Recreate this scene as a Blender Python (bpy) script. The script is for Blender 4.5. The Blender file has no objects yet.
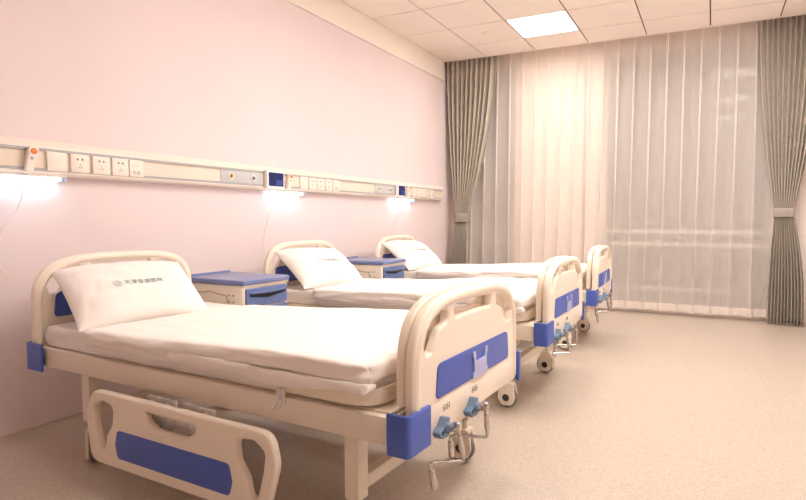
import bpy, bmesh, math, random
from mathutils import Vector, Matrix, noise
R_ = math.radians
SC = bpy.context.scene
COL = SC.collection
random.seed(7)

# ------------------------------------------------------------------ materials
def mat(name, col, rough=.5, spec=.5, metal=0., var=.03, vscale=8., bump=0., bscale=60., trans=None, coat=0.):
    m = bpy.data.materials.new(name); m.use_nodes = True
    nt = m.node_tree; b = nt.nodes['Principled BSDF']
    b.inputs['Roughness'].default_value = rough
    b.inputs['Metallic'].default_value = metal
    b.inputs['Specular IOR Level'].default_value = spec
    b.inputs['Coat Weight'].default_value = coat
    tc = nt.nodes.new('ShaderNodeTexCoord')
    n = nt.nodes.new('ShaderNodeTexNoise'); n.inputs['Scale'].default_value = vscale
    nt.links.new(tc.outputs['Object'], n.inputs['Vector'])
    r = nt.nodes.new('ShaderNodeValToRGB')
    a = [max(0, c * (1 - var)) for c in col]; z = [min(1, c * (1 + var)) for c in col]
    r.color_ramp.elements[0].color = (*a, 1); r.color_ramp.elements[1].color = (*z, 1)
    r.color_ramp.elements[0].position = .3; r.color_ramp.elements[1].position = .7
    nt.links.new(n.outputs['Fac'], r.inputs['Fac'])
    nt.links.new(r.outputs['Color'], b.inputs['Base Color'])
    if bump:
        n2 = nt.nodes.new('ShaderNodeTexNoise'); n2.inputs['Scale'].default_value = bscale
        n2.inputs['Detail'].default_value = 4
        nt.links.new(tc.outputs['Object'], n2.inputs['Vector'])
        bp = nt.nodes.new('ShaderNodeBump'); bp.inputs['Strength'].default_value = bump
        bp.inputs['Distance'].default_value = .01
        nt.links.new(n2.outputs['Fac'], bp.inputs['Height'])
        nt.links.new(bp.outputs['Normal'], b.inputs['Normal'])
    return m

def emit(name, col, strength):
    m = bpy.data.materials.new(name); m.use_nodes = True
    nt = m.node_tree; nt.nodes.clear()
    e = nt.nodes.new('ShaderNodeEmission'); e.inputs['Color'].default_value = (*col, 1); e.inputs['Strength'].default_value = strength
    o = nt.nodes.new('ShaderNodeOutputMaterial'); nt.links.new(e.outputs[0], o.inputs[0])
    return m

M = {}
M['wall'] = mat('lilac_wall_paint', (.765, .675, .685), .75, .25, var=.012, vscale=2)
M['cornice'] = mat('cream_cornice_paint', (.88, .82, .74), .7, .3, var=.01)
M['tile'] = mat('ceiling_tile', (.90, .83, .76), .8, .2, var=.012, vscale=3)
M['joint'] = mat('ceiling_joint', (.16, .11, .08), .8, .1)
M['white_wall'] = mat('white_pier_paint', (.86, .80, .76), .8, .2, var=.01)
M['abs'] = mat('cream_abs_plastic', (.82, .74, .62), .32, .5, var=.012)
M['metal_cream'] = mat('cream_powder_coat', (.74, .66, .55), .38, .45, var=.015)
M['blue'] = mat('blue_plastic', (.065, .118, .46), .38, .45, var=.03)
M['blue_top'] = mat('slate_blue_plastic', (.16, .21, .42), .22, .5, var=.03)
M['blue_drawer'] = mat('mid_blue_plastic', (.13, .19, .40), .3, .5, var=.03)
M['dark'] = mat('dark_plastic', (.02, .022, .03), .35, .5)
M['card'] = mat('clear_lavender_plastic', (.42, .45, .72), .25, .5)
M['print'] = mat('grey_print', (.22, .24, .26), .6, .2)
M['logo'] = mat('teal_grey_print', (.16, .26, .27), .8, .1)
M['steel'] = mat('chromed_steel', (.62, .59, .56), .22, .5, metal=1., var=.08, vscale=30)
M['groove'] = mat('tan_moulded_line', (.46, .36, .25), .5, .3)
M['clip'] = mat('bright_clip_metal', (.78, .76, .75), .3, .5, metal=.5)
M['zinc'] = mat('zinc_bracket', (.66, .64, .63), .4, .5, metal=.3, var=.15, vscale=40)
M['blue_cast'] = mat('light_blue_casting', (.15, .23, .34), .35, .5, var=.06, vscale=30)
M['rubber'] = mat('grey_rubber', (.20, .19, .18), .6, .3)
M['hub'] = mat('black_hub', (.03, .03, .035), .4, .5)
M['sheet'] = mat('white_cotton_sheet', (.84, .81, .79), .9, .1, var=.012, bump=.8, bscale=15)
M['quilt'] = mat('white_cotton_quilt', (.87, .83, .79), .9, .1, var=.01, bump=.25, bscale=10)
M['pillow'] = mat('white_pillowcase', (.88, .84, .80), .9, .1, var=.01, bump=.35, bscale=9)
M['panel'] = mat('cream_service_housing', (.83, .77, .69), .35, .5, var=.01)
M['panel_mid'] = mat('ivory_service_band', (.80, .71, .60), .4, .4, var=.01)
M['stripe'] = mat('grey_trim_line', (.42, .42, .42), .4, .5)
M['grey_plate'] = mat('pale_grey_plate', (.55, .57, .58), .4, .5)
M['socket'] = mat('white_socket_plate', (.84, .77, .69), .3, .5, var=.01)
M['brass'] = mat('yellow_brass', (.55, .38, .08), .3, .5, metal=.6)
M['orange'] = mat('orange_button', (.75, .22, .05), .4, .5)
M['drape'] = mat('grey_drape_cloth', (.53, .485, .42), .9, .15, var=.05, vscale=25, bump=.2, bscale=150)
M['rail'] = mat('pale_guard_rail_paint', (.70, .67, .63), .45, .4)
M['bezel'] = mat('white_display_bezel', (.90, .88, .87), .35, .5)
M['tie'] = mat('shaded_drape_cloth', (.38, .345, .30), .9, .15, bump=.2, bscale=150)  # darker copy of the drape cloth; shade on the band put into its colour
M['frame'] = mat('white_window_frame', (.80, .76, .72), .4, .4)
M['board'] = mat('pale_vinyl_upstand', (.60, .52, .45), .5, .3)
M['rose'] = mat('dusty_rose_strip', (.42, .24, .24), .6, .3)
M['screen'] = emit('blue_screen_glow', (.12, .13, .36), .16)
M['added_panel_light'] = emit('added_panel_glow', (1., .945, .875), 13.)
M['panel_soft'] = emit('ceiling_panel_soft_glow', (1., .945, .875), 9.)
M['lamp_light'] = emit('cool_lamp_glow', (.72, .82, 1.), 3.6)
M['lamp_end'] = mat('lamp_end_cap', (.36, .42, .62), .4, .5)

def floor_mat():
    m = bpy.data.materials.new('speckled_vinyl'); m.use_nodes = True
    nt = m.node_tree; b = nt.nodes['Principled BSDF']; L = nt.links.new
    tc = nt.nodes.new('ShaderNodeTexCoord')
    v = nt.nodes.new('ShaderNodeTexVoronoi'); v.inputs['Scale'].default_value = 130
    L(tc.outputs['Object'], v.inputs['Vector'])
    r = nt.nodes.new('ShaderNodeValToRGB'); r.color_ramp.interpolation = 'LINEAR'
    e = r.color_ramp.elements
    e[0].position = 0.0; e[0].color = (.44, .365, .30, 1); e[1].position = 1.; e[1].color = (.56, .485, .41, 1)
    x = e.new(.25); x.color = (.485, .41, .34, 1)
    x = e.new(.75); x.color = (.515, .44, .365, 1)
    sep = nt.nodes.new('ShaderNodeSeparateColor'); L(v.outputs['Color'], sep.inputs[0]); L(sep.outputs[0], r.inputs['Fac'])
    n = nt.nodes.new('ShaderNodeTexNoise'); n.inputs['Scale'].default_value = 1.4; n.inputs['Detail'].default_value = 3
    L(tc.outputs['Object'], n.inputs['Vector'])
    r2 = nt.nodes.new('ShaderNodeValToRGB'); r2.color_ramp.elements[0].color = (.93, .93, .93, 1); r2.color_ramp.elements[1].color = (1, 1, 1, 1)
    L(n.outputs['Fac'], r2.inputs['Fac'])
    mx = nt.nodes.new('ShaderNodeMix'); mx.data_type = 'RGBA'; mx.blend_type = 'MULTIPLY'; mx.inputs[0].default_value = 1
    L(r.outputs['Color'], mx.inputs[6]); L(r2.outputs['Color'], mx.inputs[7]); L(mx.outputs[2], b.inputs['Base Color'])
    b.inputs['Roughness'].default_value = .38; b.inputs['Specular IOR Level'].default_value = .4
    return m
M['floor'] = floor_mat()

def sheer_mat(name, opacity):
    m = bpy.data.materials.new(name); m.use_nodes = True
    nt = m.node_tree; nt.nodes.clear(); L = nt.links.new
    d = nt.nodes.new('ShaderNodeBsdfDiffuse'); d.inputs['Color'].default_value = (.93, .875, .825, 1)
    t = nt.nodes.new('ShaderNodeBsdfTranslucent'); t.inputs['Color'].default_value = (.93, .875, .825, 1)
    a = nt.nodes.new('ShaderNodeMixShader'); a.inputs[0].default_value = .3
    L(d.outputs[0], a.inputs[1]); L(t.outputs[0], a.inputs[2])
    tr = nt.nodes.new('ShaderNodeBsdfTransparent'); tr.inputs['Color'].default_value = (1, .985, .97, 1)
    # cloth seen at a grazing angle is denser
    lw = nt.nodes.new('ShaderNodeLayerWeight'); lw.inputs['Blend'].default_value = .45
    mr = nt.nodes.new('ShaderNodeMapRange'); mr.inputs[3].default_value = opacity; mr.inputs[4].default_value = min(1, opacity + .35)
    L(lw.outputs['Facing'], mr.inputs[0])
    # fine vertical weave
    tc = nt.nodes.new('ShaderNodeTexCoord')
    mp = nt.nodes.new('ShaderNodeMapping'); mp.inputs['Scale'].default_value = (160, 160, 6)
    n = nt.nodes.new('ShaderNodeTexNoise'); n.inputs['Scale'].default_value = 1
    L(tc.outputs['Object'], mp.inputs['Vector']); L(mp.outputs[0], n.inputs['Vector'])
    ma = nt.nodes.new('ShaderNodeMath'); ma.operation = 'MULTIPLY_ADD'; ma.inputs[1].default_value = .14; ma.inputs[2].default_value = -.07
    L(n.outputs['Fac'], ma.inputs[0])
    ad = nt.nodes.new('ShaderNodeMath'); ad.operation = 'ADD'; ad.use_clamp = True
    L(mr.outputs[0], ad.inputs[0]); L(ma.outputs[0], ad.inputs[1])
    mx = nt.nodes.new('ShaderNodeMixShader'); L(ad.outputs[0], mx.inputs[0]); L(tr.outputs[0], mx.inputs[1]); L(a.outputs[0], mx.inputs[2])
    o = nt.nodes.new('ShaderNodeOutputMaterial'); L(mx.outputs[0], o.inputs[0])
    return m
M['sheer'] = sheer_mat('sheer_voile', .60)
M['hem'] = sheer_mat('sheer_hem', .88)

def glass_mat():
    m = bpy.data.materials.new('window_glass'); m.use_nodes = True
    nt = m.node_tree; nt.nodes.clear(); L = nt.links.new
    g = nt.nodes.new('ShaderNodeBsdfGlossy'); g.inputs['Roughness'].default_value = .02; g.inputs['Color'].default_value = (.9, .9, .9, 1)
    t = nt.nodes.new('ShaderNodeBsdfTransparent'); t.inputs['Color'].default_value = (.8, .8, .8, 1)
    f = nt.nodes.new('ShaderNodeFresnel'); f.inputs['IOR'].default_value = 1.3
    x = nt.nodes.new('ShaderNodeMixShader'); L(f.outputs[0], x.inputs[0]); L(t.outputs[0], x.inputs[1]); L(g.outputs[0], x.inputs[2])
    o = nt.nodes.new('ShaderNodeOutputMaterial'); L(x.outputs[0], o.inputs[0])
    return m
M['glass'] = glass_mat()

# ------------------------------------------------------------------ mesh collector
class MB:
    def __init__(s): s.v = []; s.f = []
    def add(s, verts, faces, mtx=None):
        k = len(s.v)
        s.v += [tuple(mtx @ Vector(p)) if mtx else tuple(p) for p in verts]
        s.f += [tuple(i + k for i in f) for f in faces]
        return s
    def add_bm(s, bm, mtx=None):
        bm.verts.index_update()
        s.add([v.co[:] for v in bm.verts], [[v.index for v in f.verts] for f in bm.faces], mtx); bm.free(); return s
    def add_mesh(s, me, mtx=None):
        return s.add([v.co[:] for v in me.vertices], [list(p.vertices) for p in me.polygons], mtx)
    def box(s, x0, x1, y0, y1, z0, z1, bev=0., seg=2, mtx=None):
        bm = bmesh.new(); bmesh.ops.create_cube(bm, size=1)
        for v in bm.verts:
            v.co = ((x0 + x1) / 2 + v.co.x * (x1 - x0), (y0 + y1) / 2 + v.co.y * (y1 - y0), (z0 + z1) / 2 + v.co.z * (z1 - z0))
        if bev: bmesh.ops.bevel(bm, geom=bm.edges[:], offset=bev, segments=seg, profile=.5, affect='EDGES')
        return s.add_bm(bm, mtx)
    def tube(s, pts, r, n=10, closed=False, flat=None, mtx=None):
        P = [Vector(p) for p in pts]; N = len(P)
        rr = r if isinstance(r, (list, tuple)) else [r] * N
        T = []
        for i in range(N):
            a = P[(i - 1) % N] if closed or i > 0 else P[i]; b = P[(i + 1) % N] if closed or i < N - 1 else P[i]
            T.append((b - a).normalized())
        up = Vector((0, 0, 1)) if abs(T[0].z) < .9 else Vector((1, 0, 0))
        nrm = (up - T[0] * up.dot(T[0])).normalized()
        V = []; F = []
        for i in range(N):
            nrm = (nrm - T[i] * nrm.dot(T[i])).normalized(); bn = T[i].cross(nrm)
            for k in range(n):
                a = 2 * math.pi * k / n
                V.append(P[i] + (nrm * math.cos(a) + bn * math.sin(a)) * rr[i])
        M_ = N if closed else N - 1
        for i in range(M_):
            for k in range(n):
                j = (i + 1) % N
                F.append((i * n + k, i * n + (k + 1) % n, j * n + (k + 1) % n, j * n + k))
        if not closed:
            F.append(tuple(range(n))[::-1]); F.append(tuple((N - 1) * n + k for k in range(n)))
        return s.add(V, F, mtx)
    def cyl(s, a, b, r, n=16): return s.tube([a, b], r, n)
    def lathe(s, prof, n=24, mtx=None):
        # prof: (radius, height) along z
        V = []; F = []
        for r, z in prof:
            for k in range(n):
                a = 2 * math.pi * k / n; V.append((r * math.cos(a), r * math.sin(a), z))
        for i in range(len(prof) - 1):
            for k in range(n): F.append((i * n + k, i * n + (k + 1) % n, (i + 1) * n + (k + 1) % n, (i + 1) * n + k))
        F.append(tuple(range(n))[::-1]); F.append(tuple((len(prof) - 1) * n + k for k in range(n)))
        return s.add(V, F, mtx)
    def plate(s, loops, th, bev=0., mtx=None, res=3):
        # first loop outer, the others holes; thickness centred on z=0 of the local frame
        cu = bpy.data.curves.new('c', 'CURVE'); cu.dimensions = '2D'; cu.fill_mode = 'BOTH'
        for lp in loops:
            sp = cu.splines.new('POLY'); sp.points.add(len(lp) - 1); sp.use_cyclic_u = True
            for q, p in zip(sp.points, lp): q.co = (p[0], p[1], 0, 1)
        cu.extrude = max(1e-4, th / 2 - bev); cu.bevel_depth = bev; cu.bevel_resolution = res; cu.offset = -bev
        ob = bpy.data.objects.new('c', cu)
        me = bpy.data.meshes.new_from_object(ob)
        s.add_mesh(me, mtx)
        bpy.data.meshes.remove(me); bpy.data.objects.remove(ob); bpy.data.curves.remove(cu)
        return s
    def build(s, name, m, parent=None, angle=40, weld=True):
        me = bpy.data.meshes.new(name); me.from_pydata(s.v, [], s.f)
        bm = bmesh.new(); bm.from_mesh(me)
        if weld: bmesh.ops.remove_doubles(bm, verts=bm.verts, dist=1e-5)
        bmesh.ops.recalc_face_normals(bm, faces=bm.faces)
        bm.to_mesh(me); bm.free()
        me.shade_smooth(); me.set_sharp_from_angle(angle=R_(angle))
        me.materials.append(m)
        o = bpy.data.objects.new(name, me); COL.objects.link(o)
        if parent: o.parent = parent
        return o

def fillet(pts, n=6):
    # closed polygon of (x, y, r) -> rounded loop
    out = []; N = len(pts)
    for i in range(N):
        p = Vector(pts[i][:2]); r = pts[i][2]
        a = Vector(pts[i - 1][:2]) - p; b = Vector(pts[(i + 1) % N][:2]) - p
        la, lb = a.length, b.length
        if r <= 1e-5: out.append(tuple(p)); continue
        a.normalize(); b.normalize()
        ang = a.angle(b); d = min(r / math.tan(ang / 2), la * .49, lb * .49)
        A = p + a * d; B = p + b * d
        for k in range(n + 1):
            t = k / n
            q = A * (1 - t) ** 2 + p * 2 * t * (1 - t) + B * t * t
            out.append(tuple(q))
    return out

def rrect(x0, x1, y0, y1, r, n=5): return fillet([(x0, y0, r), (x1, y0, r), (x1, y1, r), (x0, y1, r)], n)
def circ(cx, cy, r, n=20): return [(cx + r * math.cos(2 * math.pi * k / n), cy + r * math.sin(2 * math.pi * k / n)) for k in range(n)]
def frame(o, ux, uy):
    o, ux, uy = Vector(o), Vector(ux).normalized(), Vector(uy).normalized(); uz = ux.cross(uy)
    return Matrix(((ux.x, uy.x, uz.x, o.x), (ux.y, uy.y, uz.y, o.y), (ux.z, uy.z, uz.z, o.z), (0, 0, 0, 1)))

def tag(o, label=None, cat=None, group=None, kind=None):
    if label: o['label'] = label
    if cat: o['category'] = cat
    if group: o['group'] = group
    if kind: o['kind'] = kind
    return o
def empty(name, loc=(0, 0, 0), rz=0.):
    o = bpy.data.objects.new(name, None); COL.objects.link(o); o.location = loc; o.rotation_euler = (0, 0, rz)
    o.empty_display_size = .1
    return o
def copy_tree(o, parent=None):
    c = o.copy(); COL.objects.link(c)
    if parent: c.parent = parent
    for ch in list(o.children): copy_tree(ch, c)
    return c
def move(o, loc, rz=0., label=None):
    o.location = loc; o.rotation_euler = (0, 0, rz)
    if label: o['label'] = label
    return o

# ------------------------------------------------------------------ the room
H = 2.971; YE = 6.348; XR = 3.98; YF = -2.6; YB = 6.62; XG = .559; YG = 5.889
o = MB().box(-.3, XR + .2, YF - .2, YB + .35, -.12, 0).build('floor', M['floor']); tag(o, 'speckled beige vinyl hospital floor', 'floor', kind='structure')
o = MB().box(-.2, 0, YF - .2, YB + .3, 0, H + .3).build('wall_left', M['wall']); tag(o, 'long pale pink lilac ward wall behind the bed heads', 'wall', kind='structure')
o = MB().box(XR, XR + .2, YF - .2, YB + .3, 0, H + .3).build('wall_right', M['wall']); tag(o, 'pale pink lilac wall beyond the right drape', 'wall', kind='structure')
o = MB().box(0, XR, YF - .2, YF, 0, H + .3).build('wall_front', M['white_wall']); tag(o, 'pale wall behind the camera', 'wall', kind='structure')
# window wall with two openings
wm = MB()
W1 = (.20, .845); W2 = (1.89, 3.60); ZS = .06; ZT = 2.93
for x0, x1 in ((0, W1[0]), (W1[1], W2[0]), (W2[1], XR)): wm.box(x0, x1, YB, YB + .22, 0, H + .3)
for x0, x1 in (W1, W2): wm.box(x0, x1, YB, YB + .22, 0, ZS); wm.box(x0, x1, YB, YB + .22, ZT, H + .3)
o = wm.build('wall_back', M['white_wall']); tag(o, 'white window wall with a broad pier behind the sheer curtains', 'wall', kind='structure')

for k, (x0, x1) in enumerate((W1, W2)):
    f = MB()
    y0, y1 = YB + .10, YB + .16
    n = 1
    for i in range(n + 1):
        x = x0 + (x1 - x0) * i / n
        f.box(max(x0, x - .025), min(x1, x + .025), y0, y1, ZS, ZT)
    f.box(x0, x1, y0, y1, ZS, ZS + .05); f.box(x0, x1, y0, y1, ZT - .05, ZT)
    w = f.build('window_%d' % (k + 1), M['frame']); tag(w, ('narrow', 'wide')[k] + ' dark window behind the sheer curtain', 'window', kind='structure')
    MB().box(x0 + .01, x1 - .01, YB + .125, YB + .133, ZS + .02, ZT - .02).build('pane', M['glass'], w)
    g = MB()
    for z0, z1 in ((.885, .925), (.745, .785), (.255, .29)): g.box(x0, x1, YB + .03, YB + .07, z0, z1, .006)
    for x in (x0, x1 - .03):
        g.box(x, x + .03, YB + .035, YB + .065, ZS, .90, .004)
    g.build('guard_rail', M['rail'], w)

o = MB().box(1.668, 1.690, YB - .012, YB, 0, 2.82, .002).build('trim_2', M['rose']); tag(o, 'thin dusty rose strip on the white pier behind the sheer', 'trim', kind='structure')
# suspended ceiling: tiles with gaps, dark joint bed above
c = MB()
tx = [0.] + [XG + .6 * i for i in range(0, 7)]
ty = [YE] + [YG - .6 * i for i in range(0, 15)]
tx = [x for x in tx if x < XR] + [XR]; ty = [y for y in ty if y > YF] + [YF]
LIGHTS = [(1, 0), (2, 4), (4, 1), (4, 4), (4, 7)]      # (column, row) of the lit tiles
def lit(i, j): return (i - 1, j - 1) in LIGHTS
for i in range(len(tx) - 1):
    for j in range(len(ty) - 1):
        if lit(i, j): continue
        c.box(tx[i] + (.0062 if i else 0), tx[i + 1] - .0062, ty[j + 1] + .0065, ty[j] - .0065, H, H + .010, .0015, 1)
o = c.build('ceiling', M['tile'], weld=False); tag(o, 'suspended ceiling of square cream tiles with dark joints', 'ceiling', kind='structure')
MB().box(0, XR, YF, YE, H + .010, H + .018).build('joint_bed', M['joint'], o)
MB().box(0, XR, YE, YE + .012, H - .004, H + .26).box(0, XR, YF, YB + .2, H + .26, H + .30).build('curtain_recess', M['cornice'], o)
o = MB().box(0, .022, YF, YE, 2.735, H - .001, .004).build('trim_1', M['cornice']); tag(o, 'plain cream cornice band along the top of the long wall', 'cornice', kind='structure')
o = MB().box(0, .006, YF, YB, 0, .014).build('baseboard_left', M['board']); tag(o, 'thin pale seal along the foot of the long wall', 'baseboard', kind='structure')

# ceiling light panels in the grid
def ceiling_light(i, j, label, group=None):
    x0 = XG + .6 * i + .006; y1 = YG - .6 * j - .006; x1 = x0 + .588; y0 = y1 - .588
    cx, cy = (x0 + x1) / 2, (y0 + y1) / 2
    e = tag(empty('ceiling_light', (cx, cy, H)), label, 'ceiling light', group)
    h = .294
    fr = MB().plate([rrect(-h, h, -h, h, .004), rrect(-h + .012, h - .012, -h + .012, h - .012, .003)], .012, .002, Matrix.Translation((0, 0, .006)))
    fr.build('frame', M['frame'], e)
    MB().box(-h + .013, h - .013, -h + .013, h - .013, .002, .011).build('diffuser', M['added_panel_light'] if group else M['panel_soft'], e)
for k, (i, j) in enumerate(LIGHTS):
    if k == 0: ceiling_light(i, j, 'square white glowing light panel in the ceiling near the curtains')
    else: ceiling_light(i, j, 'square glowing light panel added in the ceiling out of view', 'added ceiling light panels beyond the frame')  # unseen panels, added to light the room
o = MB().lathe([(.0, -.012), (.03, -.012), (.045, -.006), (.05, 0)], 24).build('smoke_detector', M['cornice']); o.location = (.868, 5.574, H)
tag(o, 'small round cream detector on a ceiling tile left of the light panel', 'smoke detector')

# ------------------------------------------------------------------ hospital bed (one prototype, local x from head to foot, y from near rail)
L = 1.983; W = .88
def arch(cx, a, base, top, n=3.6, hh=.275, rb=.02):
    pts = [(cx + a, base), (cx + a, top - hh)]
    N = 44
    for k in range(1, N):
        th = math.pi * k / N
        cs, sn = math.cos(th), math.sin(th)
        x = a * math.copysign(abs(cs) ** (2 / n), cs); y = hh * abs(sn) ** (2 / n)
        pts.append((cx + x, top - hh + y))
    pts += [(cx - a, top - hh), (cx - a, base)]
    return pts
def board_holes(cx, T):
    def m(p, sg): return [(cx + sg * x, T - d, r) for x, d, r in p]
    side = [(.200, .056, .012), (.200, .092, .02), (.258, .108, .04), (.305, .172, .016), (.338, .180, .014), (.362, .12, .03), (.345, .078, .05), (.285, .054, .03)]
    mid = [(-.155, .036), (-.08, .0335), (0, .0325), (.08, .0335), (.155, .036)]
    lo = [(.148, .078), (.08, .075), (0, .074), (-.08, .075), (-.148, .078)]
    ctr = [(cx + x, T - d - .012, .008 if abs(x) > .1 else 0) for x, d in mid + lo]
    return [fillet(m(side, 1)), fillet(m(side[::-1], -1)), fillet(ctr)]

def end_board(name, s, cx, a, base, top, parent, rim=True, sgn=1, panel=None, th=.032):
    # a moulded end board standing across the bed at length s; the rim is on the side sgn
    F = frame((s, 0, 0), (0, 1, 0), (0, 0, 1))
    mb = MB().plate([arch(cx, a, base, top)] + board_holes(cx, top), th, .010, F, 4)
    if rim:
        pts = [p for p in arch(cx, a - .021, base + .02, top - .021)]
        mb.tube([(s + sgn * .003, p[0], p[1]) for p in pts], .0205, 12)
        # lower moulded shoulder around the blue panel
        mb.box(s - .004, s + sgn * .0175, cx - a + .02, cx + a - .02, base, base + .10, .006)
    b = mb.build(name, M['abs'], parent)
    if panel:
        u0, u1, v0, v1 = panel
        xs = s + sgn * (.0175 if rim else .0165)
        Fp = frame((xs, 0, 0), (0, 1, 0), (0, 0, 1))
        MB().plate([fillet([(u0, v0, .02), (u1, v0, .02), (u1 - .012, v1, .03), (u0 + .012, v1, .03)])], .006, .002, Fp).build('inset_panel', M['blue'], b)
    return b

def caster(parent, x, y, turn=0.):
    # swivel caster: fork > wheel, hub
    TM = Matrix.Translation((x, y, 0)) @ Matrix.Rotation(turn, 4, 'Z') @ Matrix.Translation((-x, -y, 0))
    f = MB()
    f.cyl((x, y, .19), (x, y, .135), .013, 12)
    for sg in (-1, 1):
        Fm = TM @ frame((x, y + sg * .021, 0), (1, 0, 0), (0, 0, 1))
        lp = fillet([(-.030, .145, .012), (.026, .145, .012), (.036, .105, .02), (.041, .06, .03), (.024, .018, .03), (-.036, .012, .03), (-.062, .05, .03), (-.056, .10, .03)])
        f.plate([lp], .012, .004, Fm)
    f.box(x - .028, x + .026, y - .02, y + .02, .125, .146, .006, 2, TM)
    fo = f.build('caster', M['abs'], parent)
    wx = x - .012; Fw = TM @ frame((wx, y, .060), (1, 0, 0), (0, 0, 1))
    MB().lathe([(.03, -.0135), (.05, -.0135), (.058, -.009), (.060, 0), (.058, .009), (.05, .0135), (.03, .0135)], 32, Fw).build('wheel', M['rubber'], fo)
    MB().lathe([(.004, -.031), (.017, -.031), (.020, -.028), (.020, .028), (.017, .031), (.004, .031)], 20, Fw).build('hub', M['hub'], fo)
    return fo

def make_bed():
    r = empty('hospital_bed')
    for y0, y1 in ((0, .032), (W - .032, W)): MB().box(.03, L - .03, y0, y1, .395, .48, .006).build('side_rail', M['metal_cream'], r)
    for a_, b_ in ((.06, .10), (.95, .99), (L - .11, L - .07)): MB().box(a_, b_, .032, W - .032, .40, .467, .004).build('cross_frame', M['metal_cream'], r)
    dk = MB()
    for s0, s1 in ((.075, .66), (.67, .93), (.94, 1.33), (1.34, L - .075)):
        dk.box(s0, s1, .036, W - .036, .468, .482, .004)
    dk.build('deck', M['abs'], r)
    # leg frames
    for s in (.368, 1.771):
        for t in (.05, W - .05):
            lg = MB().box(s - .027, s + .027, t - .027, t + .027, .185, .40, .005).build('leg', M['metal_cream'], r)
            caster(lg, s, t, R_(-34) if s < 1 else 0.)
        MB().box(s - .02, s + .02, .077, W - .077, .205, .25, .004).build('leg_crossbar', M['metal_cream'], r)
    # boards
    end_board('headboard', .03, .405, .412, .40, .884, r, True, 1, (.075, .725, .60, .715))
    end_board('footboard', L - .008, .445, .416, .388, .821, r, True, 1, (.16, .765, .497, .607))
    end_board('footboard_liner', L - .052, .452, .400, .50, .823, r, False, 1, None, .034)
    # blue corner caps wrapping rail ends and board feet
    def cap(sx, ty):
        e = .006
        s_in = .118 if sx == 0 else L - .056
        s_out = -.006 if sx == 0 else L + .020
        t_out = (-.022 if sx == 0 else -.016) if ty == 0 else W + (.012 if sx == 0 else .016)
        t_in = .112 if ty == 0 else W - (.112 if sx == 0 else .014)
        ds = -1 if sx == 0 else 1; dt = -1 if ty == 0 else 1
        th = .012
        lp = [(s_in, t_out, .002), (s_out, t_out, .018), (s_out, t_in, .002), (s_out - ds * th, t_in, .002), (s_out - ds * th, t_out - dt * th, .014), (s_in, t_out - dt * th, .002)]
        Fm = frame((0, 0, (.376 + .498) / 2), (1, 0, 0), (0, 1, 0))
        lp = fillet(lp)
        mb = MB().plate([lp], .122, .003, Fm)
        mb.build('corner_cap', M['blue'], r)
    for sx in (0, 1):
        for ty in (0, 1): cap(sx, ty)
    # mattress retainer: low curved lip at the foot
    for sg in (0, 1):
        rt = MB()
        yy = .004 if sg == 0 else W - .004; d = 1 if sg == 0 else -1
        path = fillet([(1.50, yy, 0), (1.872, yy, .10), (1.872, yy + d * .26, 0), (1.860, yy + d * .26, 0), (1.860, yy + d * .012, .09), (1.50, yy + d * .012, 0)], 8)
        rt.plate([path], .050, .004, frame((0, 0, .519), (1, 0, 0), (0, 1, 0)))
        rt.build('mattress_retainer', M['abs'], r)
    # clip on the rail
    for yy, sg in ((-.004, -1), (W + .004, 1)):
        cl = MB().box(1.495, 1.53, yy - .003, yy + .003, .455, .505, .002).tube([(1.503, yy + sg * .005, .465), (1.499, yy + sg * .012, .452), (1.488, yy + sg * .014, .442)], .004, 8).tube([(1.518, yy + sg * .005, .470), (1.524, yy + sg * .013, .460), (1.515, yy + sg * .015, .445)], .0045, 8)
        cl.cyl((1.511, yy, .474), (1.511, yy + sg * .013, .474), .007, 12)
        cl.build('rail_clip', M['clip'], r)
    # folded-down side guards
    for side in (0, 1):
        t = -.07 if side == 0 else W + .07
        dt = -1 if side == 0 else 1
        F = frame((0, t, 0), (1, 0, 0), (0, 0, 1))
        out = fillet([(.585, .105, .06), (1.515, .105, .06), (1.570, .29, .10), (1.545, .392, .075), (.605, .392, .075), (.555, .29, .10)], 8)
        hl = fillet([(.645, .165, .018), (.675, .165, .018), (.69, .225, .03), (.728, .275, .035), (.735, .345, .03), (.655, .355, .035), (.607, .325, .03), (.618, .26, .05)])
        hr = [(1.063 * 2 - x, y) for x, y in hl][::-1]
        hm = fillet([(.925, .352, .012), (1.205, .352, .012), (1.185, .318, .03), (1.14, .298, .05), (.985, .298, .05), (.945, .318, .03)])
        g = MB().plate([out, hl, hr, hm], .030, .011, F, 4)
        gd = g.build('side_guard', M['abs'], r)
        MB().plate([fillet([(.765, .150, .02), (1.36, .150, .02), (1.375, .20, .03), (1.36, .258, .02), (.765, .258, .02), (.75, .20, .03)])], .006, .002,
                   frame((0, t + dt * .0155, 0), (1, 0, 0), (0, 0, 1))).build('inset_panel', M['blue'], gd)
        # zinc hinge plates with bolts behind the guard
        tb = t - dt * .045
        for s in (.93, 1.13):
            hb = MB().plate([fillet([(s - .07, .395, .01), (s + .10, .395, .01), (s + .085, .30, .02), (s + .03, .255, .03), (s - .03, .265, .03)]), circ(s + .02, .345, .018)], .010, .002, frame((0, tb, 0), (1, 0, 0), (0, 0, 1)))
            for bx, bz in ((s - .035, .37), (s + .055, .37), (s + .005, .285), (s + .06, .32)):
                hb.cyl((bx, tb + dt * .004, bz), (bx, tb + dt * .013, bz), .011, 6)
            hb.tube([(s, tb, .29), (s + .01, t - dt * .016, .26)], .012, 10)
            hb.build('hinge_bracket', M['zinc'], r)
        MB().box(.88, 1.22, tb - .012, tb + .012, .305, .335, .004).build('hinge_bar', M['zinc'], r)
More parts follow.
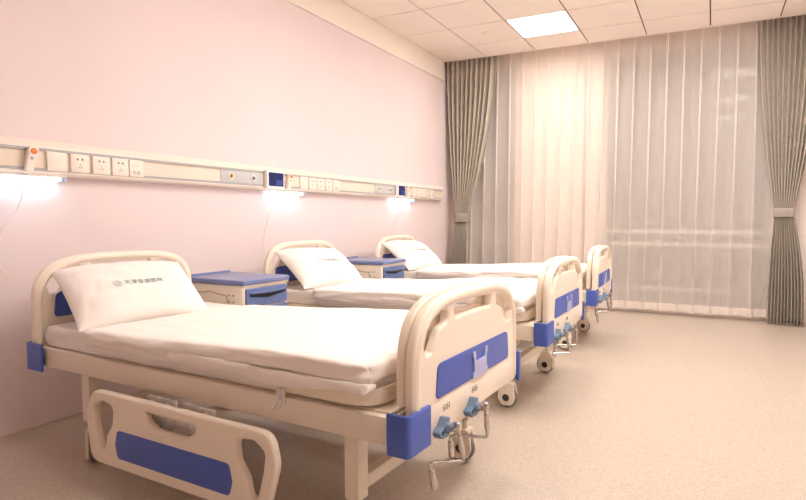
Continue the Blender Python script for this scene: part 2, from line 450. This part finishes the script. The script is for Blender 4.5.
    # crank mechanisms under the foot
    for k, tc_ in enumerate((.185, .40)):
        bmk = MB()
        F = frame((L + .022, 0, 0), (0, 1, 0), (0, 0, 1))
        bmk.plate([fillet([(tc_ - .052, .402, .010), (tc_ - .03, .380, .010), (tc_ + .016, .376, .008), (tc_ + .020, .436, .006), (tc_ + .002, .438, .006), (tc_ - .02, .414, .02)]), circ(tc_ - .028, .397, .008)], .030, .003, F)
        bmk.lathe([(.008, 0), (.016, 0), (.018, .003), (.018, .014), (.014, .019), (.008, .019)], 20, frame((L + .030, tc_, .408), (0, 1, 0), (0, 0, 1)))
        bk = bmk.build('crank_bracket', M['blue_cast'], r)
        cr = MB()
        j = Vector((2.055, tc_, .416))
        cr.cyl((1.25, tc_, .405), (2.06, tc_, .408), .010, 12)
        cr.box(2.040, 2.066, tc_ - .011, tc_ + .011, .402, .432, .004)
        if k == 0:
            dn, l_, e_ = (2.074, tc_ + .006, .310), (1.990, tc_ - .055, .310), (1.992, tc_ - .032, .222)
        else:
            dn, l_, e_ = (2.062, tc_ + .002, .310), (1.945, tc_ - .05, .310), (1.945, tc_ - .04, .235)
        cr.tube(fillet3([j, dn, l_, e_], .012), .0062, 10)
        cr.tube([Vector(j).lerp(Vector(dn), .25), Vector(j).lerp(Vector(dn), .75)], .0095, 10)
        ck = cr.build('crank', M['steel'], r)
        a, b = Vector(l_), Vector(e_)
        MB().tube([a.lerp(b, .25), a.lerp(b, .3), b, b + (b - a) * .02], [.0075, .0098, .0098, .007], 12).build('grip', M['steel'], ck)
        # small pictograms of a reclining bed printed above the crank
        mk = MB()
        for q in (-.0125, .0125):
            Fm = frame((L + .0100, tc_ + .045 + q, .456), (0, 1, 0), (0, 0, 1))
            mk.plate([rrect(-.0095, .0095, -.010, .010, .003), rrect(-.0080, .0080, -.0085, .0085, .002)], .0012, 0, Fm)
            mk.plate([fillet([(-.007, -.004, 0), (.007, -.004, 0), (.007, -.001, 0), (0, -.001, 0), (-.005, .006, 0), (-.007, .005, 0), (-.002, -.001, 0)])], .0012, 0, Fm)
        mk.build('pictogram', M['print'], r)
    # clear card holder on the foot panel
    u = .480
    hold = fillet([(u - .062, .497, .004), (u + .062, .497, .004), (u + .062, .515, .004), (u + .052, .522, .006), (u + .052, .565, .006), (u + .062, .572, .004), (u + .062, .592, .004),
                   (u + .042, .592, .004), (u + .038, .556, .008), (u - .038, .556, .008), (u - .042, .592, .004), (u - .062, .592, .004), (u - .062, .572, .004), (u - .052, .565, .006), (u - .052, .522, .006), (u - .062, .515, .004)], 3)
    MB().plate([hold], .007, .0015, frame((L + .0150, 0, 0), (0, 1, 0), (0, 0, 1))).build('card_holder', M['card'], r)
    return r

def fillet3(pts, r, n=5):
    P = [Vector(p) for p in pts]; out = [P[0]]
    for i in range(1, len(P) - 1):
        a = (P[i - 1] - P[i]); b = (P[i + 1] - P[i]); d = min(r, a.length * .45, b.length * .45)
        A = P[i] + a.normalized() * d; B = P[i] + b.normalized() * d
        for k in range(n + 1):
            t = k / n; out.append(A * (1 - t) ** 2 + P[i] * 2 * t * (1 - t) + B * t * t)
    out.append(P[-1]); return out

BEDS = [((.271, 1.444, 0), -.043), ((.257, 2.908, 0), -.011), ((.234, 4.36, 0), .018)]
WHICH = ['nearest the camera', 'in the middle of the row', 'at the far end by the curtains']
bed = make_bed()
tag(bed, 'cream and blue crank hospital bed ' + WHICH[0], 'hospital bed', 'hospital beds in a row')
for k in range(3):
    b = bed if k == 0 else copy_tree(bed)
    move(b, BEDS[k][0], BEDS[k][1], 'cream and blue crank hospital bed ' + WHICH[k])

def bed_xform(k): return Matrix.Translation(BEDS[k][0]) @ Matrix.Rotation(BEDS[k][1], 4, 'Z')

# ------------------------------------------------------------------ bedding
def ease(k, p=2.6): return math.copysign(1 - (1 - abs(k)) ** p, k)
def slab(s0, s1, t0, t1, zb, zt, ns, nt, n=6., wob=None, p=2.4, rc=.0):
    # closed soft slab; zb, zt functions of (s, t); edges rounded
    mb = MB(); V = []; F = []
    us = [ease(-1 + 2 * i / ns, p) for i in range(ns + 1)]; vs = [ease(-1 + 2 * j / nt, p) for j in range(nt + 1)]
    def P(u, v, side):
        s = s0 + (s1 - s0) * (u + 1) / 2; t = t0 + (t1 - t0) * (v + 1) / 2
        for sg in ((-1, 1) if rc < .06 else (1,)):      # rounded plan corners
            for tg in (-1, 1):
                cs = (s1 - rc) if sg > 0 else (s0 + rc); ct = (t1 - rc) if tg > 0 else (t0 + rc)
                dx, dy = (s - cs) * sg, (t - ct) * tg
                if dx > 0 and dy > 0 and rc > 0:
                    f = max(dx, dy) / math.hypot(dx, dy); s = cs + sg * dx * f; t = ct + tg * dy * f
        b, tp = zb(s, t), zt(s, t); zm, h = (b + tp) / 2, (tp - b) / 2
        k = max(0, (1 - abs(u) ** (n * 9)) * (1 - abs(v) ** (n * 6))) ** (1 / 2.6)
        q = Vector((s, t, zm + side * h * k))
        if wob: q += wob(q, side, u, v)
        return q
    top = {}; bot = {}
    for i, u in enumerate(us):
        for j, v in enumerate(vs):
            top[i, j] = len(V); V.append(P(u, v, 1))
            if i in (0, ns) or j in (0, nt): bot[i, j] = top[i, j]
            else: bot[i, j] = len(V); V.append(P(u, v, -1))
    for i in range(ns):
        for j in range(nt):
            F.append((top[i, j], top[i + 1, j], top[i + 1, j + 1], top[i, j + 1]))
            F.append((bot[i, j], bot[i, j + 1], bot[i + 1, j + 1], bot[i + 1, j]))
    return mb.add(V, F)

def smooth(a, b, x): x = max(0, min(1, (x - a) / (b - a))); return x * x * (3 - 2 * x)
def fbm(x, y, z): return noise.noise(Vector((x, y, z))) + .5 * noise.noise(Vector((2.1 * x, 2.1 * y, 2.1 * z + 7)))

def mattress(k):
    def zt(s, t): return .572 - .012 * smooth(1.2, 1.9, s)
    def zb(s, t): return .483
    def wob(q, side, u, v):
        d = abs(v) > .96
        a = .007 if d else .0015
        return Vector((0, a * fbm(q.x * 9, q.z * 26, k * 5 + 3) * (1 if d else 0), .0022 * fbm(q.x * 7, q.y * 7, k * 9) if side > 0 else 0))
    o = slab(.085, L - .132, .020, W - .020, zb, zt, 90, 34, 22, wob, 2.4, .085).build('mattress', M['sheet'])
    o.matrix_world = bed_xform(k); return o

def quilt(k):
    sd = k * 13.7
    S0, S1 = .425, L - .108
    def zb(s, t):
        hang = (1 - smooth(1.0, 1.45, s)) * (.05 + .006 * math.sin(s * 9 + sd))
        e = 1 - smooth(.0, .03, t)
        return .577 - .010 * smooth(1.2, 1.9, s) - hang * e - .004 * e
    def zt(s, t):
        base = .592 + .040 * smooth(.4, 1.7, s)
        # head edge folded back: a slightly thicker band
        base += .012 * math.exp(-((s - .62) / .16) ** 2) * 0.6
        return base + .006 * fbm(s * 2.2, t * 2.6, sd) - .022 * smooth(.62, .9, t) * (1 - smooth(.5, 1.2, s))
    def wob(q, side, u, v):
        near = smooth(.80, 1., -v)
        dy = .011 * fbm(q.x * 6, q.z * 34, sd + 2) * near
        dz = (.0024 * fbm(q.x * 9, q.y * 16, sd + 4)) if side > 0 else 0
        dx = -.03 * smooth(.6, 1, -u) * fbm(q.y * 3, .3, sd)
        return Vector((dx, dy, dz))
    mb = slab(S0, S1, -.022, W + .012, zb, zt, 110, 56, 8, wob, 2.4, .05)
    # the tucked second fold of the same quilt along the near and far edges
    for sg in (0, 1):
        tc0, tc1 = (-.026, .014) if sg == 0 else (W - .014, W + .020)
        def zb2(s, t): return .524 + .014 * smooth(1.4, 1.7, s) + .006 * math.sin(s * 11 + sd) + .02 * (1 - smooth(.95, 1.25, s))
        def zt2(s, t): return .571 + .003 * math.sin(s * 7 + sd)
        def wob2(q, side, u, v): return Vector((0, .010 * fbm(q.x * 8, q.z * 45, sd + 6 + sg), .006 * fbm(q.x * 7, q.y * 20, sd + 8)))
        m2 = slab(.98, L - .114, tc0, tc1, zb2, zt2, 90, 16, 7, wob2, 1.6)
        mb.add(m2.v, m2.f)
    o = mb.build('quilt', M['quilt'], angle=80)
    o.matrix_world = bed_xform(k); return o

# pillow surface: a across the bed, b from foot edge (-1) up to the head edge (+1)
PW, PH = .295, .20
def pillow_point(a, b, side, k):
    c = Vector((.248, .332, .701 if k == 0 else .700)); up = Vector((-.300, .055, .215)).normalized(); ax = Vector((.03, 1, .115 if k == 0 else .05)); ax = (ax - up * ax.dot(up)).normalized(); nn = ax.cross(up) * -1
    if nn.z < 0: nn = -nn
    pin = 1 - .03 * (1 - abs(b) ** 2) * abs(a) ** 6
    pib = 1 - .07 * (1 - abs(a) ** 2) * abs(b) ** 6
    x = a * PW * pin; y = b * PH * pib
    th = (max(0, 1 - abs(a) ** 3.2) * max(0, 1 - abs(b) ** 3.0)) ** .62
    hgt = .088 * th
    p = c + ax * x + up * y + nn * (side * hgt * (1. if side > 0 else .55))
    # the lower edge settles on the mattress, corners slump a little
    p.z -= .012 * max(0, -b) ** 2
    w = .0055 * fbm(a * 3.2, b * 3.0, k * 4.1 + side) * th + .008 * noise.noise(Vector((a * 9, b * 2 - a * 3, k * 3.3))) * th * smooth(.3, 1, abs(a))
    return p + nn * w
def pillow(k):
    n = 56; m_ = 40; V = []; F = []; top = {}; bot = {}
    for i in range(n + 1):
        for j in range(m_ + 1):
            a = ease(-1 + 2 * i / n, 1.6); b = ease(-1 + 2 * j / m_, 1.6)
            top[i, j] = len(V); V.append(pillow_point(a, b, 1, k))
            if i in (0, n) or j in (0, m_): bot[i, j] = top[i, j]
            else: bot[i, j] = len(V); V.append(pillow_point(a, b, -1, k))
    for i in range(n):
        for j in range(m_):
            F.append((top[i, j], top[i + 1, j], top[i + 1, j + 1], top[i, j + 1])); F.append((bot[i, j], bot[i, j + 1], bot[i + 1, j + 1], bot[i + 1, j]))
    o = MB().add(V, F).build('pillow', M['pillow'], angle=80)
    o.matrix_world = bed_xform(k)
    # printed ring emblem and hospital name, laid onto the cloth
    g = MB()
    g.plate([circ(0, 0, .026, 32), circ(0, 0, .0232, 32)], .0004)
    g.plate([[(.016 * math.cos(R_(t)), -.006 + .020 * math.sin(R_(t))) for t in range(0, 181, 12)] + [(.0138 * math.cos(R_(t)), -.006 + .0172 * math.sin(R_(t))) for t in range(180, -1, -12)]], .0004)
    g.plate([[(.008 * math.cos(R_(t)), -.008 + .013 * math.sin(R_(t))) for t in range(0, 181, 15)] + [(.006 * math.cos(R_(t)), -.008 + .0105 * math.sin(R_(t))) for t in range(180, -1, -15)]], .0004)
    g.plate([rrect(-.014, .014, -.014, -.011, .001)], .0004)
    cu = bpy.data.curves.new('t', 'FONT'); cu.body = '天津爱德医院'; cu.size = .040; cu.align_y = 'CENTER'; cu.extrude = .0002; cu.offset = .0003
    to = bpy.data.objects.new('t', cu); COL.objects.link(to); bpy.context.view_layer.update()
    me = bpy.data.meshes.new_from_object(to.evaluated_get(bpy.context.evaluated_depsgraph_get()))
    xs = [v.co.x for v in me.vertices] or [0]
    g.add_mesh(me, Matrix.Translation((.038 - min(xs), 0, 0)))
    bpy.data.objects.remove(to); bpy.data.curves.remove(cu)
    u0, v0 = -.100, -.030; q_ = .74
    V = []
    for x, y, z in g.v:
        a = (u0 + x * q_) / PW; b = (v0 + y * q_) / PH
        p = pillow_point(a, b, 1, k)
        e = .01; nrm = (pillow_point(a + e, b, 1, k) - p).cross(pillow_point(a, b + e, 1, k) - p).normalized()
        if nrm.z < 0: nrm = -nrm
        V.append(p + nrm * (.0008 + z))
    g.v = V
    g.build('printed_emblem', M['logo'], o, weld=False)
    return o

BN = ['nearest bed', 'middle bed', 'far bed by the curtains']
for k in range(3):
    tag(mattress(k), 'sheeted white mattress on the ' + BN[k], 'mattress', 'mattresses on the beds')
    tag(quilt(k), 'folded white quilt spread over the ' + BN[k], 'quilt', 'quilts on the beds')
    tag(pillow(k), 'white printed pillow leaning on the headboard of the ' + BN[k], 'pillow', 'pillows on the beds')

# ------------------------------------------------------------------ bedside cabinets
def make_cabinet():
    r = empty('bedside_cabinet')
    X, Y, Z = .52, .40, .70       # depth, width, height; local origin at wall-side near corner
    MB().box(.012, X - .02, .01, Y - .01, .09, .665, .010, 3).build('body', M['abs'], r)
    tp = MB().plate([rrect(0, X, 0, Y, .03)], .030, .008, Matrix.Translation((X / 2 - X / 2, 0, .680)))
    tp.box(.0, .012, .01, Y - .01, .685, .703, .004)
    tp.build('top', M['blue_top'], r)
    MB().box(X - .022, X - .008, .012, Y - .012, .655, .668, .003).build('front_lip', M['abs'], r)
    def drawer(z0, z1, name):
        F = frame((X - .018, 0, 0), (0, 1, 0), (0, 0, 1))
        d = MB().plate([rrect(.030, Y - .030, z0, z1, .006)], .024, .004, F).build(name, M['blue_drawer'], r)
        h = z1 - z0
        zc = z1 - .042
        hn = MB().plate([fillet([(.055, zc - .004, .006), (Y / 2, zc - .022, .10), (Y - .055, zc - .004, .006), (Y - .055, zc + .012, .006), (Y / 2, zc + .004, .10), (.055, zc + .012, .006)])], .006, .002, frame((X - .004, 0, 0), (0, 1, 0), (0, 0, 1)))
        hn.build('handle_slot', M['dark'], d)
        MB().tube(fillet3([(X - .005, .05, zc + .016), (X + .006, .09, zc + .014), (X + .008, Y / 2, zc + .010), (X + .006, Y - .09, zc + .014), (X - .005, Y - .05, zc + .016)], .03), .006, 8).build('handle', M['blue_drawer'], d)
    drawer(.535, .643, 'drawer'); drawer(.405, .525, 'drawer')
    drawer(.12, .395, 'door')
    # moulded towel hook outline and screw holes on the visible side
    for yy, sg in ((.010, -1), (Y - .010, 1)):
        hk = MB().tube(fillet3([(.10, yy, .585), (.115, yy, .612), (.20, yy, .612), (.22, yy, .620), (.26, yy, .620), (.28, yy, .612), (.375, yy, .600), (.385, yy, .560)], .012), .0035, 8)
        hk.build('hook_outline', M['groove'], r)
        hs = MB()
        for s in (.055, .085, .395, .43):
            for z in (.565, .605): hs.cyl((s, yy + sg * .002, z), (s, yy - sg * .004, z), .0055, 10)
        hs.build('screw_holes', M['print'], r)
    for x in (.06, X - .07):
        for y in (.05, Y - .05):
            cs = MB().box(x - .015, x + .015, y - .014, y + .014, .05, .092, .004).build('caster', M['rubber'], r)
            MB().lathe([(.008, -.011), (.026, -.011), (.029, 0), (.026, .011), (.008, .011)], 20, frame((x, y, .029), (1, 0, 0), (0, 0, 1))).build('wheel', M['hub'], cs)
    return r
cab = make_cabinet()
tag(cab, 'cream bedside cabinet with blue top, beside the nearest bed', 'bedside cabinet', 'bedside cabinets')
CABS = [((.115, 2.365, 0), 0), ((.09, 3.915, 0), 0)]
for k in range(2):
    b = cab if k == 0 else copy_tree(cab)
    move(b, CABS[k][0], CABS[k][1], ['cream bedside cabinet with blue top between the nearest and middle beds', 'cream bedside cabinet with blue top between the middle and far beds'][k])

# ------------------------------------------------------------------ bedhead service rail
sv = empty('bedhead_service_rail', (0, 0, 1.25))
tag(sv, 'long cream service rail of sockets and outlets along the pink wall', 'bedhead service rail')
Y0, Y1 = -1.2, 6.21
def prof_ext(pts, name, m, y0=Y0, y1=Y1, parent=sv):
    # pts in (x, z) world, extruded along y
    F = frame((0, (y0 + y1) / 2, -1.25), (1, 0, 0), (0, 0, 1))
    return MB().plate([fillet(pts)], y1 - y0, .0, F).build(name, m, parent)
prof_ext([(0, 1.262, 0), (.052, 1.262, .012), (.064, 1.276, .008), (.064, 1.288, .003), (.050, 1.288, 0), (.050, 1.388, 0), (.064, 1.388, .003), (.064, 1.402, .006), (.036, 1.436, .014), (0, 1.438, 0)], 'housing', M['panel'])
prof_ext([(.049, 1.296, 0), (.056, 1.296, .001), (.056, 1.380, .001), (.049, 1.380, 0)], 'socket_band', M['panel_mid'])
for z in (1.290, 1.386):
    prof_ext([(.048, z - .007, 0), (.0655, z - .007, .001), (.0655, z + .007, .001), (.048, z + .007, 0)], 'trim_line', M['stripe'])
def zbox(mb, x0, x1, y0, y1, z0, z1, bev=.002): return mb.box(x0, x1, y0, y1, z0 - 1.25, z1 - 1.25, bev)
zbox(MB(), .0, .066, Y1 - .004, Y1 + .012, 1.262, 1.438).build('end_cap', M['panel'], sv)
def outlet(y, z, col):
    rg = MB().lathe([(.012, 0), (.024, 0), (.027, .004), (.024, .010), (.016, .010), (.014, .006), (.012, .006)], 24, frame((.0595, y, z - 1.25), (0, 1, 0), (0, 0, 1))).build('gas_outlet', M['steel'], sv)
    rg.data.materials[0] = M['panel']
    MB().lathe([(.004, 0), (.013, 0), (.013, .009), (.007, .018), (.004, .018)], 18, frame((.0600, y, z - 1.25), (0, 1, 0), (0, 0, 1))).build('valve', col, rg)
for y0, y1, o1, o2 in ((.84, 1.23, None, None), (2.754, 3.140, 2.838, 3.046), (4.669, 5.05, 4.745, 4.945)):
    zbox(MB(), .050, .0605, y0, y1, 1.297, 1.379).build('outlet_plate', M['grey_plate'], sv)
    if o1:
        outlet(o1, 1.338, M['brass']); outlet(o2, 1.336, M['print'])
def socket(y0, y1, kind):
    # plates follow the rail; kind: blank, power, switch
    s = zbox(MB(), .050, .072, y0, y1, 1.286, 1.380, .003).build('socket_plate', M['socket'], sv)
    yc = (y0 + y1) / 2; x = .0724
    F = frame((x, yc, 1.333 - 1.25), (0, 1, 0), (0, 0, 1))
    if kind == 'power':
        h = MB()
        for q in (-1, 1):
            h.plate([rrect(q * .012 - .0035, q * .012 + .0035, .016, .026, .001)], .0012, 0, F)
        h.plate([fillet([(-.001, -.012, 0), (.001, -.012, 0), (.001, -.004, 0), (-.001, -.004, 0)])], .0012, 0, F)
        for q in (-1, 1):
            h.plate([fillet([(q * .008 - .0012, -.024, 0), (q * .008 + .0012, -.024, 0), (q * .008 + .0012 - q * .004, -.016, 0), (q * .008 - .0012 - q * .004, -.016, 0)])], .0012, 0, F)
        h.build('pin_slots', M['dark'], s)
    if kind == 'switch':
        h = MB()
        for q in (-.014, .012): h.plate([rrect(q - .010, q + .010, -.034, -.014, .002)], .002, .0005, F)
        h.build('data_ports', M['grey_plate'], s)
        h = MB()
        for q in (-.014, .012): h.plate([rrect(q - .007, q + .007, .012, .026, .002)], .003, .001, F)
        h.build('rockers', M['socket'], s)
for a, b, kd in ((1.655, 1.749, 'blank'), (1.768, 1.862, 'power'), (1.882, 1.976, 'power'), (1.990, 2.084, 'power'), (2.092, 2.176, 'switch')): socket(a, b, kd)
for base in (3.55, 5.42):
    for q, kd in enumerate(('blank', 'power', 'power', 'power', 'switch')): socket(base + q * .108, base + q * .108 + .094, kd)
def display(y0, y1):
    z0, z1 = 1.268, 1.402
    b = zbox(MB(), .064, .098, y0, y1, z0, z1, .006).build('display', M['bezel'], sv)
    zbox(MB(), .0975, .0995, y0 + .014, y1 - .014, z0 + .020, z1 - .014, .0008).build('screen', M['screen'], b)
    F = frame((.0998, (y0 + y1) / 2, (z0 + z1) / 2 - 1.25), (0, 1, 0), (0, 0, 1))
    w = (y1 - y0) / 2 - .02
    MB().plate([rrect(.0, w, -.040, .002, .002)], .0008, 0, F).build('status_tile', M['screen2'], b)
M['screen2'] = emit('screen_tile_glow', (.2, .22, .62), .2)
for y0, y1 in ((3.150, 3.335), (5.050, 5.215)): display(y0, y1)
def reading_lamp(y0, y1):
    b = zbox(MB(), .004, .058, y0, y1, 1.252, 1.262, .002).build('lamp_body', M['panel'], sv)
    zbox(MB(), .010, .060, y0 + .004, y1 - .03, 1.236, 1.254, .006).build('lamp_tube', M['lamp_light'], b)
    zbox(MB(), .008, .062, y1 - .028, y1, 1.234, 1.258, .004).build('lamp_end', M['lamp_end'], b)
for y0, y1 in ((1.33, 1.755), (3.225, 3.625), (5.03, 5.50)): reading_lamp(y0, y1)

# ------------------------------------------------------------------ nurse call handsets
def handset(y, cordpts, label):
    e = tag(empty('call_handset', (.072, y, 1.335)), label, 'call handset', 'nurse call handsets')
    tilt = Matrix.Rotation(R_(-12), 4, 'X')
    F = tilt @ frame((.012, 0, 0), (0, 1, 0), (0, 0, 1))
    MB().plate([fillet([(-.020, -.070, .014), (.016, -.070, .014), (.022, .03, .02), (.022, .062, .02), (-.022, .062, .02), (-.022, .03, .02)])], .024, .006, F).build('handset_body', M['socket'], e)
    F2 = tilt @ frame((.0245, 0, 0), (0, 1, 0), (0, 0, 1))
    MB().lathe([(.004, -.001), (.0145, -.001), (.0145, .002), (.012, .0035), (.004, .0035)], 24, F2 @ Matrix.Translation((0, .038, 0))).build('call_button', M['orange'], e)
    MB().lathe([(.003, -.001), (.008, -.001), (.007, .002), (.003, .002)], 20, F2 @ Matrix.Translation((-.002, .002, 0))).build('speaker_grille', M['stripe'], e)
    pts = [Vector((x - .072, yy - y, z - 1.335)) for x, yy, z in cordpts]
    sm = []
    for i in range(len(pts) - 1):
        p0, p1, p2, p3 = pts[max(0, i - 1)], pts[i], pts[i + 1], pts[min(len(pts) - 1, i + 2)]
        for q in range(8):
            t = q / 8
            sm.append(.5 * ((2 * p1) + (p2 - p0) * t + (2 * p0 - 5 * p1 + 4 * p2 - p3) * t * t + (3 * p1 - p0 - 3 * p2 + p3) * t ** 3))
    sm.append(pts[-1])
    MB().tube(sm, .0026, 8).build('cord', M['socket'], e)
handset(1.575, [(.082, 1.560, 1.27), (.072, 1.548, 1.20), (.035, 1.525, 1.08), (.022, 1.468, .98), (.018, 1.452, .90), (.018, 1.47, .80), (.02, 1.56, .74)], 'white call handset with orange button on the rail above the nearest bed')
handset(3.405, [(.082, 3.391, 1.27), (.075, 3.38, 1.20), (.03, 3.26, 1.10), (.02, 3.21, .98), (.018, 3.19, .86), (.02, 3.22, .72)], 'white call handset with orange button above the middle bed')
handset(5.300, [(.082, 5.286, 1.27), (.075, 5.28, 1.20), (.03, 5.16, 1.10), (.02, 5.09, .98), (.018, 5.06, .86), (.02, 5.09, .72)], 'white call handset with orange button above the far bed')

# ------------------------------------------------------------------ curtains
def sheet_mesh(fn, nu, nz):
    mb = MB(); V = []; F = []
    for i in range(nu + 1):
        for j in range(nz + 1): V.append(fn(i / nu, j / nz))
    for i in range(nu):
        for j in range(nz):
            a = i * (nz + 1) + j; F.append((a, a + nz + 1, a + nz + 2, a + 1))
    return mb.add(V, F)
def sheer(x0, x1, yc, n, seed, zbot, label, skew=0.):
    # flat cloth between pinch pleats that loosen towards the hem
    P = (x1 - x0) / n; K = 26; FL = 10
    def fn(u, v):
        z = zbot + v * (3.07 - zbot)
        if v < .001: z += .010 * noise.noise(Vector((u * 9, seed, 0)))
        i = min(n - 1, int(u * n + 1e-6)); w = u * n - i
        lo = 1 - v
        pw = .20 + .28 * smooth(0, 1, lo) * (.75 + .6 * noise.noise(Vector((i * 1.7, lo * .8, seed))))
        d = .034 + .014 * lo
        x = P * i
        if w < FL / K:
            q = w / (FL / K); x += P * q * (1 - pw); y = .010 * math.sin(math.pi * q)
        else:
            q = (w - FL / K) / (1 - FL / K)
            x += P * (1 - pw) + P * pw * q + .60 * P * pw * math.sin(2 * math.pi * q) * (1 - .85 * lo)
            y = -d * math.sin(math.pi * q) ** 2 * (1 - .25 * lo)
        x += .030 * lo * noise.noise(Vector((u * 6, lo * .9, seed + 3)))
        y += .022 * lo * noise.noise(Vector((u * 5, lo * 1.1, seed + 9)))
        return Vector((x0 + x + skew * u ** 6 * lo, yc + y, z))
    nu = n * K
    m_ = sheet_mesh(fn, nu, 46)
    o = m_.build('sheer_curtain', M['sheer'], angle=180)
    tag(o, label, 'sheer curtain', 'sheer curtains at the windows')
    hz = .085 / (3.07 - zbot)
    sheet_mesh(lambda u, v: fn(u, v * hz) + Vector((0, -.004, 0)), nu, 3).build('hem', M['hem'], o, angle=180)
    return o
sheer(.20, 1.912, 6.530, 11, 3.1, .055, 'smooth pale sheer curtain left of the middle, across the white pier')
sheer(1.910, 3.56, 6.520, 10, 8.4, .045, 'wide pleated beige sheer curtain right of the middle, beside the right drape', .09)

def drape(xt0, xt1, xm0, xm1, zm0, zm1, xb0, xb1, yc, folds, seed, zbot, label):
    zt = 3.07; zm = (zm0 + zm1) / 2
    def lim(z):
        if z >= zm:
            t = (z - zm) / (zt - zm); e = t ** .80 if t < 1 else 1
            e = 1 - (1 - t) ** 1.9
            return xm0 + (xt0 - xm0) * e, xm1 + (xt1 - xm1) * e, e
        t = (zm - z) / (zm - zbot); e = 1 - (1 - t) ** 2.2
        return xm0 + (xb0 - xm0) * e, xm1 + (xb1 - xm1) * e, e
    def fn(u, v):
        z = zbot + v * (zt - zbot)
        a, b, e = lim(z)
        ph = 2 * math.pi * folds * (u + .012 * noise.noise(Vector((u * 8, v * 1.3, seed))))
        amp = .018 + .030 * e * (1 - .3 * smooth(.8, 1, v)) + .008 * noise.noise(Vector((u * 5, v * 3, seed + 3)))
        sq = math.sin(ph); sq = math.copysign(abs(sq) ** .7, sq)
        return Vector((a + (b - a) * u + .006 * math.cos(ph) * e, yc - amp * sq, z))
    o = sheet_mesh(fn, int(folds * 22), 90).build('drape', M['drape'], angle=180)
    so = o.modifiers.new('thick', 'SOLIDIFY'); so.thickness = .002
    tag(o, label, 'curtain', 'grey drapes at the window ends')
    # tieback band around the waist
    cx = (xm0 + xm1) / 2; hw = (xm1 - xm0) / 2 + .012; V = []; F = []; n = 32
    for k in range(n):
        a = 2 * math.pi * k / n
        X = cx + hw * math.copysign(abs(math.cos(a)) ** .6, math.cos(a)); Y = yc + .045 * math.copysign(abs(math.sin(a)) ** .6, math.sin(a))
        dz = -.018 * (1 if math.sin(a) < 0 else 0) * abs(math.sin(a)) * 0
        for z in (zm0, zm0 + .006, zm1 - .006, zm1): V.append((X, Y - (.003 if zm0 < z < zm1 else 0) * (1 if math.sin(a) > 0 else -1) * -1, z + dz))
    for k in range(n):
        for j in range(3):
            a = k * 4 + j; b = ((k + 1) % n) * 4 + j; F.append((a, b, b + 1, a + 1))
    tb = MB().add(V, F).build('tieback', M['tie'], o)
    tb.modifiers.new('thick', 'SOLIDIFY').thickness = .004
    return o
drape(.025, .66, .150, .300, 1.00, 1.115, .06, .335, 6.415, 10, 1.7, .02, 'grey drape tied back in the corner by the long wall')
drape(3.395, 3.93, 3.575, 3.735, 1.065, 1.155, 3.535, 3.85, 6.415, 11, 5.2, .02, 'grey drape tied back at the right end of the windows')

# ------------------------------------------------------------------ night outside, camera, view
w = bpy.data.worlds.new('night'); SC.world = w; w.use_nodes = True
w.node_tree.nodes['Background'].inputs[0].default_value = (.05, .04, .035, 1); w.node_tree.nodes['Background'].inputs[1].default_value = 1.
cd = bpy.data.cameras.new('camera'); cam = bpy.data.objects.new('camera', cd); COL.objects.link(cam); SC.camera = cam
FW = Vector((-.4367088, .8976737, -.0588835)); RT = Vector((.8991984, .4375390, .0013486)); UP = Vector((-.0269744, .0523591, .9982639))
cam.matrix_world = Matrix(((RT.x, UP.x, -FW.x, 3.01273), (RT.y, UP.y, -FW.y, 0), (RT.z, UP.z, -FW.z, 1.05749), (0, 0, 0, 1)))
cd.sensor_width = 36; cd.sensor_fit = 'HORIZONTAL'; cd.lens = 559.907 / 806 * 36
cd.shift_x = -(437.698 - 403) / 806; cd.shift_y = (250.5225 - 250) / 806; cd.clip_start = .02
vs = SC.view_settings; vs.view_transform = 'Standard'; vs.look = 'None'; vs.gamma = 1; vs.use_curve_mapping = False; vs.exposure = 1.5
SC.cycles.max_bounces = 20; SC.cycles.diffuse_bounces = 12; SC.cycles.transparent_max_bounces = 32
